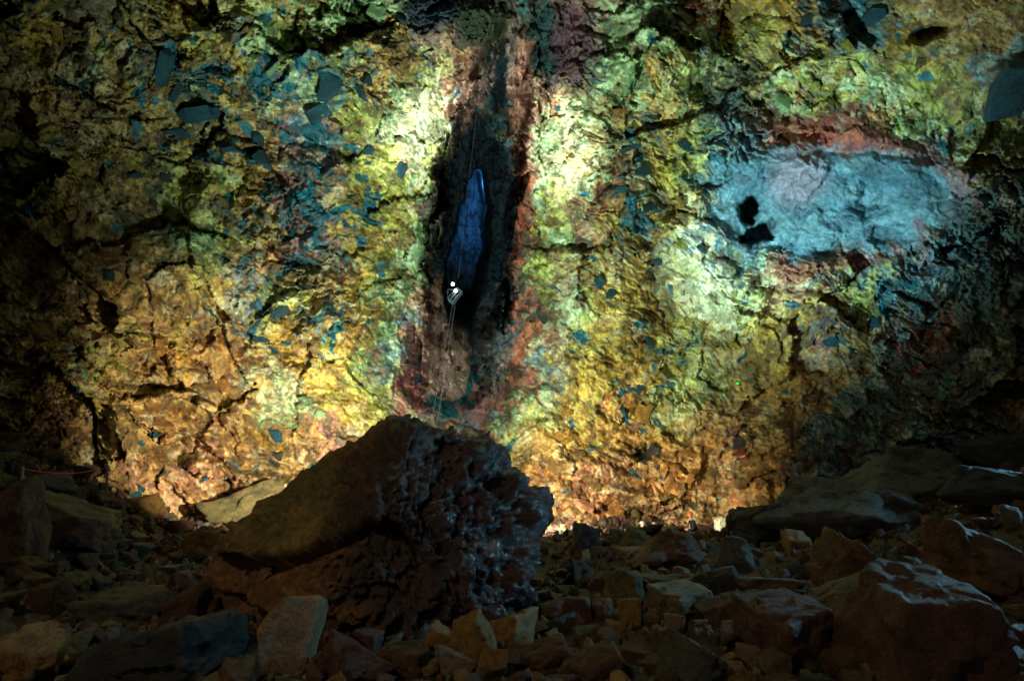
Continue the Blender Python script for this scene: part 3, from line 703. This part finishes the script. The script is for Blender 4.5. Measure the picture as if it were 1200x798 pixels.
# filler stones, individually placed
ZONES = [((-60, 220, 620, 700), 'of the left rubble above the foreground slabs'), ((-60, 250, 700, 830), 'of the left foreground rubble'), ((250, 520, 740, 830), 'of the rubble in front of the great boulder'),
         ((520, 740, 700, 830), 'of the bottom centre rubble'), ((640, 900, 620, 700), 'of the right rubble crest'), ((740, 960, 700, 830), 'of the rubble beside the dark red boulder'),
         ((900, 1280, 600, 830), 'of the right-hand rubble among the large boulders'), ((-60, 200, 430, 620), 'of the dark left slope'), ((900, 1280, 470, 600), 'of the dark right slope')]
cnt = 0; tries = 0; FILL = []
while cnt < 240 and tries < 9000:
    tries += 1
    if random.random() < .2: u = random.uniform(-50, 130); v = random.uniform(470, 620)
    elif random.random() < .16: u = random.uniform(1000, 1250); v = random.uniform(500, 620)
    else: u = random.uniform(-50, 1250); v = random.uniform(625, 830)
    wd = random.uniform(13, 26) + max(0, v - 640) * random.uniform(.02, .16)
    if 235 < u < 640 and v < 700 and v > 560: continue
    if any(math.hypot(u - a, (v - wd * .3 - b) * 1.3) < (r + wd * .5) * .72 for a, b, r in USED): continue
    zn = next((z for z in ZONES if z[0][0] <= u <= z[0][1] and z[0][2] <= v <= z[0][3]), None)
    if zn is None: continue
    tone = random.choice(['brown', 'brown', 'brown', 'reddish brown', 'grey', 'olive', 'dark grey', 'tan', 'ochre'] if u > 300 else ['brown', 'brown', 'reddish brown', 'olive', 'dark grey', 'grey'])
    FILL.append((u, v - wd * .3, tone, stone(u, v, wd, wd * random.uniform(.45, .85), tone, 'loose stone', f'{tone} stones {zn[1]}', deep=random.uniform(.7, 1.1))))
    cnt += 1
MARKS = [(-8, 610, 'the left edge boulder'), (66, 608, 'the flat-topped olive boulder'), (27, 558, 'the left rope post'), (127, 555, 'the right rope post'), (152, 573, 'the small teal stone'), (60, 480, 'the far left wall foot'),
         (240, 635, 'the great boulder left foot'), (138, 715, 'the grey green slab'), (208, 715, 'the reddish stone by the slab'), (38, 703, 'the upright brown stone'), (18, 770, 'the yellow corner boulder'),
         (172, 770, 'the long dark slab'), (315, 750, 'the slab with the blue face'), (414, 780, 'the brick red stone'), (440, 700, 'the great boulder'), (553, 750, 'the squared yellow block'), (602, 740, 'the rounded yellow stone'), (640, 680, 'the craggy boulder end'),
         (687, 630, 'the dark block on the crest'), (747, 632, 'the pointed stone on the crest'), (787, 645, 'the big domed brown boulder'), (860, 650, 'the grey domed boulder'), (736, 688, 'the leaning wedge slab'), (847, 685, 'the dark glinting block'), (852, 716, 'the brown glinting block'),
         (806, 706, 'the large olive brown block'), (742, 715, 'the orange tan stone'), (682, 715, 'the purplish brown stone'), (913, 692, 'the flat-topped brown stone'), (820, 785, 'the bottom grey slab'), (700, 785, 'the bottom brown slab'),
         (1005, 595, 'the long grey boulder'), (1082, 565, 'the broad dark boulder'), (1190, 570, 'the right edge boulder'), (1176, 660, 'the tall squared block'), (1128, 740, 'the huge corner boulder'), (937, 740, 'the dark red brown boulder'),
         (1007, 712, 'the glinting olive slab'), (1012, 670, 'the flat brown block'), (934, 635, 'the hollow ochre stone'), (893, 615, 'the craggy dark block'), (1098, 515, 'the high tilted slab'), (1160, 506, 'the small yellow stone')]
GRP = {}
for (u, v, tone, o) in FILL:
    mu, mv, nm = min(MARKS, key=lambda m: math.hypot(u - m[0], (v - m[1]) * 1.4)); du, dv = u - mu, (v - mv) * 1.4
    rel = ('right of' if du > 0 else 'left of') if abs(du) > abs(dv) else ('in front of' if dv > 0 else 'behind')
    GRP.setdefault((tone, rel, nm), []).append((u, o))
for (tone, rel, nm), L_ in GRP.items():
    L_.sort(key=lambda a: a[0]); n = len(L_)
    nms = {1: [''], 2: ['left one of two ', 'right one of two '], 3: ['leftmost of three ', 'middle one of three ', 'rightmost of three ']}.get(n, [w_ + ' from left of ' for w_ in ('first', 'second', 'third', 'fourth', 'fifth', 'sixth', 'seventh', 'eighth', 'ninth')])
    for pre, (u, o) in zip(nms, L_): o['label'] = f"{pre}{tone} {'stone' if n == 1 else 'stones'} {rel} {nm}"
print('fillers', cnt)

# fine rubble, too much to count
def rubble(n, seed, lo, hi, name, label, sub, reg):
    r = np.random.RandomState(seed); dirs, fc = ICO[sub]; VV = []; FF = []; CC = []; base = 0
    cols = np.array([lin(c) for c in ((92, 66, 42), (70, 50, 34), (112, 86, 54), (88, 50, 38), (78, 76, 64), (54, 52, 46), (104, 96, 56), (128, 98, 60), (60, 40, 32))])
    protos = [rock_verts(dirs, 500 + i, npl=6, rnd=24, noise=0) for i in range(24)]
    xs = r.uniform(reg[0], reg[1], n * 3); ys = r.uniform(reg[2] ** .5, reg[3] ** .5, n * 3) ** 2
    hwid = 3 + ys * 1.05; keep = np.abs(xs) < hwid; xs = xs[keep][:n]; ys = ys[keep][:n]; zs = floor_z(xs, ys)
    for i in range(len(xs)):
        s = lo * (hi / lo) ** (r.rand() ** 1.6) * (.55 + ys[i] / 18)
        R = Euler((r.uniform(0, 6), r.uniform(0, 6), r.uniform(0, 6))).to_matrix(); R = np.array(R)
        v = (protos[i % 24] * np.array([1, r.uniform(.6, 1), r.uniform(.35, .75)]) * s) @ R.T + (xs[i], ys[i], zs[i] + s * .25)
        VV.append(v); FF.append(fc + base); base += len(v); CC.append(np.tile(cols[r.randint(len(cols))] * r.uniform(.6, 1.25), (len(v), 1)))
    me = mesh_np(name, np.concatenate(VV), np.concatenate(FF), 3, False); set_col(me, np.concatenate(CC), np.full(base, .7, np.float32))
    me.materials.append(attr_mat(name + '_rock', .5, 22, spec=.35))
    tag(link(bpy.data.objects.new(name, me)), label, 'rubble', kind='stuff')


rubble(11500, 5, .04, .19, 'rubble', 'broken brown and grey rubble covering the whole cave floor', 1, (-26, 27, 5, 29))

# ---------------------------------------------------------------- loose plates and blocks in the wall: parts of it
def plate(seed, thick=.35):
    r = random.Random(seed); n = r.choice((6, 7, 8, 9)); bm = bmesh.new(); a0 = r.uniform(0, 6)
    ang = sorted(a0 + i * 2 * PI / n + r.uniform(-.35, .35) for i in range(n)); rad = [r.uniform(.38, 1.2) for _ in ang]; t1, t2 = r.uniform(-.18, .18), r.uniform(-.18, .18)
    top = [bm.verts.new((math.cos(a) * q, math.sin(a) * q * .7, thick + t1 * math.cos(a) + t2 * math.sin(a))) for a, q in zip(ang, rad)]
    bot = [bm.verts.new((math.cos(a) * q * 1.12, math.sin(a) * q * .8, -thick)) for a, q in zip(ang, rad)]
    c = bm.verts.new((r.uniform(-.25, .25), r.uniform(-.2, .2), thick * r.uniform(1.0, 1.35)))
    for i in range(n):
        j = (i + 1) % n; bm.faces.new((top[i], top[j], c)); bm.faces.new((bot[i], bot[j], top[j], top[i]))
    me = bpy.data.meshes.new('plate'); bm.to_mesh(me); bm.free(); me.materials.append(TONES['brown']); return me


PL = [plate(i) for i in range(10)]
WM = {}


def wall_mat(k):
    if k not in WM:
        c = PAL[k] if k != 't' else [(24, 76, 88), (44, 104, 108), (14, 50, 60)]; WM[k] = rock_mat('wall_rock_' + {'t': 'slate', 'y': 'yellow', 'o': 'orange', 'l': 'lime', 'g': 'green', 'w': 'cream', 'n': 'tan', 'd': 'olive', 'r': 'rust', 'p': 'purple', 's': 'pink', 'b': 'blue', 'k': 'dark', 'v': 'shade', 'z': 'sand', 'q': 'deep'}[k], c[2], c[0], c[1], scale=1.4, rough=.65)
    return WM[k]


def put_plate(u, v, w_, h_, ang, k, name, lift=-.02):
    p, n = wall_frame(u, v, 5); n = Vector(n).lerp(Vector(CAM - p).normalized(), .12).normalized()
    t = np.linalg.norm(p - CAM); z = n; x = Vector((1, 0, 0)); x = (x - z * x.dot(z)).normalized(); y = z.cross(x)
    M = Matrix((x, y, z)).transposed().to_4x4() @ Matrix.Rotation(-math.radians(ang), 4, 'Z')
    o = bpy.data.objects.new(name, random.choice(PL)); link(o, wall)
    sx = w_ / FPX * t / 2; sy = h_ / FPX * t / 1.4
    o.matrix_local = Matrix.Translation(Vector(p) + z * lift) @ M @ Matrix.Diagonal((sx, sy, min(sx, sy) * .55, 1)); set_mat(o, wall_mat(k))


SL = [(190, 80, 34, 34, -30), (205, 107, 40, 16, 5), (236, 98, 34, 14, -10), (240, 132, 44, 26, 40), (206, 153, 24, 12, 10), (268, 173, 24, 16, 10), (302, 168, 20, 14, 70), (306, 190, 26, 24, 60), (97, 97, 20, 14, 0), (67, 97, 18, 8, 0),
      (158, 205, 14, 8, 0), (388, 95, 30, 40, 60), (380, 130, 22, 40, 70), (125, 320, 16, 14, 20), (126, 354, 10, 7, 0), (245, 365, 24, 12, 20), (327, 364, 24, 16, 10), (305, 397, 22, 10, -20), (338, 316, 12, 10, 0), (323, 510, 18, 14, 30),
      (340, 275, 26, 20, 0), (358, 290, 18, 14, 40), (742, 170, 14, 34, 80), (752, 200, 14, 30, 80), (760, 246, 14, 36, 80), (727, 220, 8, 22, 90), (1184, 105, 44, 50, 30), (760, 400, 18, 14, 60), (740, 455, 12, 16, 0), (748, 455, 16, 14, 0),
      (470, 198, 16, 18, 0), (405, 545, 16, 16, 0), (965, 8, 20, 14, -30), (1020, 20, 26, 18, -20), (945, 25, 18, 12, 0), (990, 40, 20, 10, 0), (1000, 372, 26, 16, -20), (1028, 378, 26, 16, -20), (975, 400, 16, 16, -20), 
       (430, 95, 12, 18, 0), (450, 50, 12, 12, 0), (470, 24, 14, 16, 0), (785, 155, 10, 14, 0), (700, 330, 14, 20, 0), (715, 345, 16, 14, 0), (820, 290, 10, 14, 0), (600, 345, 12, 12, 0),
      (800, 170, 16, 12, 0), (905, 262, 30, 22, 40), (868, 208, 26, 16, -30), (1005, 245, 14, 12, 10)]
for a in SL: put_plate(*a, 'b' if (840 < a[0] < 1100 and 160 < a[1] < 300) else 't', 'slate_slab', .09)
rr = random.Random(4); k_ = 0
while k_ < 14:
    u, v = rr.gauss(330, 60), rr.gauss(220, 120)
    if rr.random() < .35: u, v = rr.gauss(755, 30), rr.gauss(280, 130)
    if not (20 < u < 1180 and 5 < v < 520) or abs(u - 550) < 80: continue
    put_plate(u, v, rr.uniform(8, 18), rr.uniform(6, 14), rr.uniform(-40, 60), 't', 'slate_slab'); k_ += 1
k_ = 0
while k_ < 230:
    u, v = rr.uniform(0, 1200), rr.uniform(0, 600)
    if k_ < 110: u, v = (rr.uniform(140, 420), rr.uniform(400, 600)) if rr.random() < .5 else (rr.uniform(600, 900), rr.uniform(480, 610))
    if abs(u - np.interp(v, [0, 500], [600, 520])) < 62: continue
    if (u > 1080 and v < 130) or (820 < u < 1120 and 165 < v < 305): continue
    k = KEYS[MA[min(len(MAP) - 1, int(v / 25)), min(47, int(u / 25))]]
    s = rr.uniform(9, 26)
    put_plate(u, v, s, s * rr.uniform(.5, .9), rr.uniform(-50, 50), k, 'rock_block'); k_ += 1

# ---------------------------------------------------------------- small builders
def box(bm, c, s, rot=None):
    r = bmesh.ops.create_cube(bm, size=1); M = Matrix.Translation(c) @ (rot or Matrix()) @ Matrix.Diagonal((*s, 1))
    bmesh.ops.transform(bm, matrix=M, verts=r['verts']); return r['verts']


def tube(bm, a, b, r1, r2=None, n=10):
    a, b = Vector(a), Vector(b); d = b - a; r = bmesh.ops.create_cone(bm, cap_ends=True, segments=n, radius1=r1, radius2=r1 if r2 is None else r2, depth=d.length)
    bmesh.ops.transform(bm, matrix=Matrix.Translation((a + b) / 2) @ d.to_track_quat('Z', 'Y').to_matrix().to_4x4(), verts=r['verts'])


def ball(bm, c, s, n=12):
    r = bmesh.ops.create_uvsphere(bm, u_segments=n, v_segments=n - 3, radius=1); bmesh.ops.transform(bm, matrix=Matrix.Translation(c) @ Matrix.Diagonal((*s, 1)), verts=r['verts'])


def part(name, bm, m, parent=None, smooth=False, bev=0):
    if bev: bmesh.ops.bevel(bm, geom=bm.edges[:], offset=bev, segments=2, affect='EDGES')
    me = bpy.data.meshes.new(name); bm.to_mesh(me); bm.free(); me.materials.append(m)
    for p in me.polygons: p.use_smooth = smooth
    return link(bpy.data.objects.new(name, me), parent)


BLACK = flat_mat('black_metal', (26, 26, 28), .5); STEEL = flat_mat('steel', (150, 156, 158), .35, .7)
LENS = flat_mat('lit_lens', (240, 244, 240), .3, 0, 30, (.9, 1, .95)); RED = flat_mat('red_rope', (190, 44, 22), .6); WOOD = flat_mat('post_wood', (150, 116, 78), .8)

for (loc, tgt, pw, colr_, cone, blend, rad_, kind, label, fixture) in LAMPS:
    loc = Vector(loc); z = float(floor_z(loc.x, loc.y)); base = Vector((loc.x, loc.y, z))
    ld = bpy.data.lights.new('floodlight_lamp', 'SPOT'); ld.energy = pw; ld.color = colr_; ld.spot_size = math.radians(cone); ld.spot_blend = blend; ld.shadow_soft_size = rad_
    d = (Vector(tgt) - loc).normalized(); q = d.to_track_quat('-Z', 'Y')
    t = empty('floodlight', base, label, 'floodlight', 'floodlights hidden in the rubble')
    lo = bpy.data.objects.new('lamp', ld); link(lo, t); lo.location = loc - base + d * .1; lo.rotation_euler = q.to_euler()
    Rm = q.to_matrix().to_4x4(); h = loc - base
    bm = bmesh.new(); box(bm, (0, 0, .08), (.36, .26, .12)); bmesh.ops.transform(bm, matrix=Matrix.Translation(h) @ Rm, verts=bm.verts[:]); part('housing', bm, BLACK, t, bev=.01)
    bm = bmesh.new(); box(bm, (0, 0, .012), (.30, .20, .008)); bmesh.ops.transform(bm, matrix=Matrix.Translation(h) @ Rm, verts=bm.verts[:]); part('lens', bm, LENS, t)
    bm = bmesh.new(); hb = h - d * .08
    for k in range(3): tube(bm, hb, (math.cos(k * 2.1) * .28, math.sin(k * 2.1) * .28, -.12), .014)
    part('stand', bm, STEEL, t)

# ---------------------------------------------------------------- daylight sinking down the shaft, and the lift
ld = bpy.data.lights.new('shaft_daylight', 'SPOT'); ld.energy = 13000; ld.color = (.06, .42, 1); ld.spot_size = math.radians(84); ld.spot_blend = 1; ld.shadow_soft_size = .3
lo = bpy.data.objects.new('shaft_daylight', ld); link(lo); q = Vector(ptpx(561, 222, shaft_t(560, 225))); lo.location = ptpx(562, 216, shaft_t(560, 225) - 14.0); lo.rotation_euler = (q - Vector(lo.location)).to_track_quat('-Z', 'Y').to_euler()

t = empty('lift_basket', ptpx(536, 349, 30), 'small lit lift basket with two bright lamps hanging deep in the blue cleft', 'lift')
bm = bmesh.new(); W_, D_, Hb = .62, .34, .5
for x in (-W_, 0, W_):
    for y in (-D_, D_): tube(bm, (x, y, 0), (x, y, Hb), .02, n=6)
for zz_ in (.25, .5):
    for y in (-D_, D_): tube(bm, (-W_, y, zz_), (W_, y, zz_), .022, n=6)
    for x in (-W_, W_): tube(bm, (x, -D_, zz_), (x, D_, zz_), .022, n=6)
part('railing', bm, flat_mat('bright_rail', (96, 116, 122), .4), t)
bm = bmesh.new(); box(bm, (0, 0, -.02), (W_ * 2.05, D_ * 2.1, .05)); part('deck', bm, STEEL, t)
bm = bmesh.new()
for x in (-W_, W_): tube(bm, (x, 0, Hb), (0, 0, 1.15), .015, n=6)
part('hanger', bm, STEEL, t)
for q in ((.30, -.36, .40, .12), (.72, 0, 1.1, .13)):
    bm = bmesh.new(); ball(bm, q[:3], (q[3],) * 3); part('lamp_head', bm, LENS, t, True)
pl = bpy.data.lights.new('basket_lamp', 'POINT'); pl.energy = 7; pl.color = (.8, 1, 1); pl.shadow_soft_size = .05; po = bpy.data.objects.new('basket_lamp', pl); link(po, t); po.location = (.2, -.6, .7)
t.rotation_euler = (0, math.radians(-52), 0); t.scale = (.62,) * 3
bm = bmesh.new(); tube(bm, ptpx(537, 326, 30.3), ptpx(560, 120, 30.3), .005, n=5); tag(part('hoist_cable', bm, STEEL), 'thin steel cable rising from the lift basket up the cleft', 'cable')
for a, b, lb in ((505, 531, 'left of the two thin pale ropes hanging below the lift'), (512, 534, 'right of the two thin pale ropes hanging below the lift')):
    bm = bmesh.new(); tube(bm, ptpx(b, 354, 30), ptpx(a, 497, 23.5), .007, n=5); tag(part('hanging_rope', bm, flat_mat('pale_rope', (150, 156, 154))), lb, 'rope', 'thin ropes at the foot of the cleft')

# ---------------------------------------------------------------- people
SKIN = flat_mat('skin', (196, 148, 120), .55)


def skinned(name, pts, edges, m, parent, root=0, sub=1):
    me = bpy.data.meshes.new(name); me.from_pydata([p[:3] for p in pts], edges, []); o = link(bpy.data.objects.new(name, me), parent)
    o.modifiers.new('skin', 'SKIN'); sl = me.skin_vertices[0].data
    for i, p in enumerate(pts): sl[i].radius = (p[3], p[4] if len(p) > 4 else p[3]); sl[i].use_root = (i == root)
    s = o.modifiers.new('sub', 'SUBSURF'); s.levels = sub; s.render_levels = sub; me.materials.append(m); return o


def person(u, vtop, t, rz, jacket, helmet, label, lean=.12):
    p = ptpx(u, vtop, t); base = Vector((p[0], p[1], p[2] - 1.78))
    e = empty('person', base, label, 'person', rz=rz)
    # faces +x when rz = 0 ; body: pelvis, chest, neck, head, legs, arms, hands
    l = lean
    pts = [(0, 0, .95, .15, .12), (l * .3, 0, 1.15, .14, .11), (l * .8, 0, 1.38, .17, .12), (l, 0, 1.50, .07), (l * 1.2, 0, 1.56, .055), (l * 1.35, 0, 1.66, .095, .085), (l * 1.4, 0, 1.74, .07),
           (0, .10, .88, .09), (.03, .11, .48, .06), (0, .11, .09, .045), (.14, .12, .04, .04), (0, -.10, .88, .09), (.03, -.11, .48, .06), (0, -.11, .09, .045), (.14, -.12, .04, .04),
           (l * .8, .20, 1.42, .07), (l + .02, .26, 1.16, .05), (l + .25, .18, 1.12, .038), (l + .34, .14, 1.15, .03), (l * .8, -.20, 1.42, .07), (l + .02, -.26, 1.16, .05), (l + .25, -.18, 1.12, .038), (l + .34, -.14, 1.15, .03)]
    ed = [(0, 1), (1, 2), (2, 3), (3, 4), (4, 5), (5, 6), (0, 7), (7, 8), (8, 9), (9, 10), (0, 11), (11, 12), (12, 13), (13, 14), (2, 15), (15, 16), (16, 17), (17, 18), (2, 19), (19, 20), (20, 21), (21, 22)]
    skinned('body', pts, ed, SKIN, e, sub=2)
    jp = [(0, 0, .92, .19, .15), (l * .3, 0, 1.12, .18, .14), (l * .8, 0, 1.38, .20, .15), (l, 0, 1.49, .09), (l * .8, .22, 1.41, .09), (l + .02, .29, 1.15, .068), (l + .24, .19, 1.11, .055), (l * .8, -.22, 1.41, .09), (l + .02, -.29, 1.15, .068), (l + .24, -.19, 1.11, .055)]
    skinned('jacket', jp, [(0, 1), (1, 2), (2, 3), (2, 4), (4, 5), (5, 6), (2, 7), (7, 8), (8, 9)], flat_mat('jacket_cloth', jacket, .8), e, sub=2)
    tp = [(0, 0, .93, .17, .14), (0, .10, .86, .11), (.03, .11, .48, .085), (0, .11, .12, .07), (0, -.10, .86, .11), (.03, -.11, .48, .085), (0, -.11, .12, .07)]
    skinned('trousers', tp, [(0, 1), (1, 2), (2, 3), (0, 4), (4, 5), (5, 6)], flat_mat('trouser_cloth', (30, 34, 40), .8), e)
    for s in (-1, 1):
        bm = bmesh.new(); ball(bm, (.07, s * .11, .05), (.15, .06, .06)); part('boot', bm, BLACK, e, True)
    hx = l * 1.38
    bm = bmesh.new(); ball(bm, (hx, 0, 1.70), (.135, .115, .11), 16); g = bm.verts[:] + bm.edges[:] + bm.faces[:]
    bmesh.ops.bisect_plane(bm, geom=g, plane_co=(0, 0, 1.695), plane_no=(0, 0, -1), clear_outer=True); tube(bm, (hx + .01, 0, 1.69), (hx + .01, 0, 1.70), .15, .14, 18)
    hm = part('helmet', bm, flat_mat('helmet_shell', helmet, .35), e, True)
    bm = bmesh.new(); box(bm, (hx + .135, 0, 1.74), (.04, .06, .04)); part('headlamp', bm, BLACK, hm)
    bm = bmesh.new(); ball(bm, (hx + .105, 0, 1.645), (.022, .014, .02), 8); part('nose', bm, SKIN, e, True)
    return e


person(813, 600, 22.5, PI, (16, 26, 28), (236, 104, 24), 'person in a dark jacket and orange helmet bending beside the brightly lit pale rock')
person(755, 611, 22.5, PI * .6, (10, 52, 110), (150, 160, 150), 'person in a blue jacket with a pale helmet half hidden behind the crest')
person(764.5, 612.5, 22.9, PI * .3, (40, 130, 24), (150, 160, 140), 'person in a green jacket, mostly hidden by the domed brown boulder')
# the brightly lit pale rock with a work lamp on it
p = ptpx(842, 616, 23); o = link(bpy.data.objects.new('boulder', ROCKS[3])); o.location = p; o.scale = (.34, .26, .50); o.rotation_euler = (.2, .1, .9); set_mat(o, TONES['pale'])
tag(o, 'brightly lit cream rock standing beside the person in the orange helmet', 'boulder')
ld = bpy.data.lights.new('worklight_lamp', 'SPOT'); ld.energy = 650; ld.color = (1, 1, .85); ld.spot_size = math.radians(34); ld.spot_blend = .3; ld.shadow_soft_size = .03
t = empty('work_light', ptpx(852, 630, 20.6), 'small work lamp aimed at the cream rock beside the person', 'lamp')
lo = bpy.data.objects.new('lamp', ld); link(lo, t); lo.location = (0, .1, .06); lo.rotation_euler = (Vector(p) - t.location).to_track_quat('-Z', 'Y').to_euler()
bm = bmesh.new(); box(bm, (0, 0, 0), (.14, .08, .10)); part('housing', bm, BLACK, t, bev=.01)
bm = bmesh.new(); box(bm, (0, .045, 0), (.11, .006, .08)); part('lens', bm, flat_mat('work_lens', (240, 240, 220), .3, 0, 8), t)

# ---------------------------------------------------------------- rope barrier on the left slope
def post(u, v0, v1, t, lb):
    a = Vector(ptpx(u, v1, t)); b = Vector(ptpx(u, v0, t)); bm = bmesh.new(); tube(bm, a - Vector((0, 0, .3)), b, .035, .028, 10)
    tag(part('barrier_post', bm, WOOD, smooth=True), lb, 'post', 'posts of the rope barrier'); return b


a = post(27, 546, 569, 12.0, 'leaning wooden post at the left end of the red rope')
b = post(127, 545, 562, 15.0, 'short post at the right end of the red rope')
bm = bmesh.new(); pv = None
for i in range(15):
    s = i / 14; q = a.lerp(b, s) - Vector((0, 0, .06 + .12 * math.sin(PI * s)))
    if pv: tube(bm, pv, q, .013, n=6)
    pv = q
tag(part('barrier_rope', bm, RED), 'thin red rope strung between posts over the left rubble', 'rope')
# green spot of light on the wall, built as a glowing bead
q, n = wall_frame(863, 450); bm = bmesh.new(); ball(bm, Vector(q + n * .12), (.07, .07, .05)); tag(part('green_light_spot', bm, flat_mat('green_spot_glow', (20, 200, 40), .3, 0, 1.0, (.02, 1, .08)), smooth=True), 'tiny green spot of light, a glowing bead on the yellow wall right of centre', 'lamp')
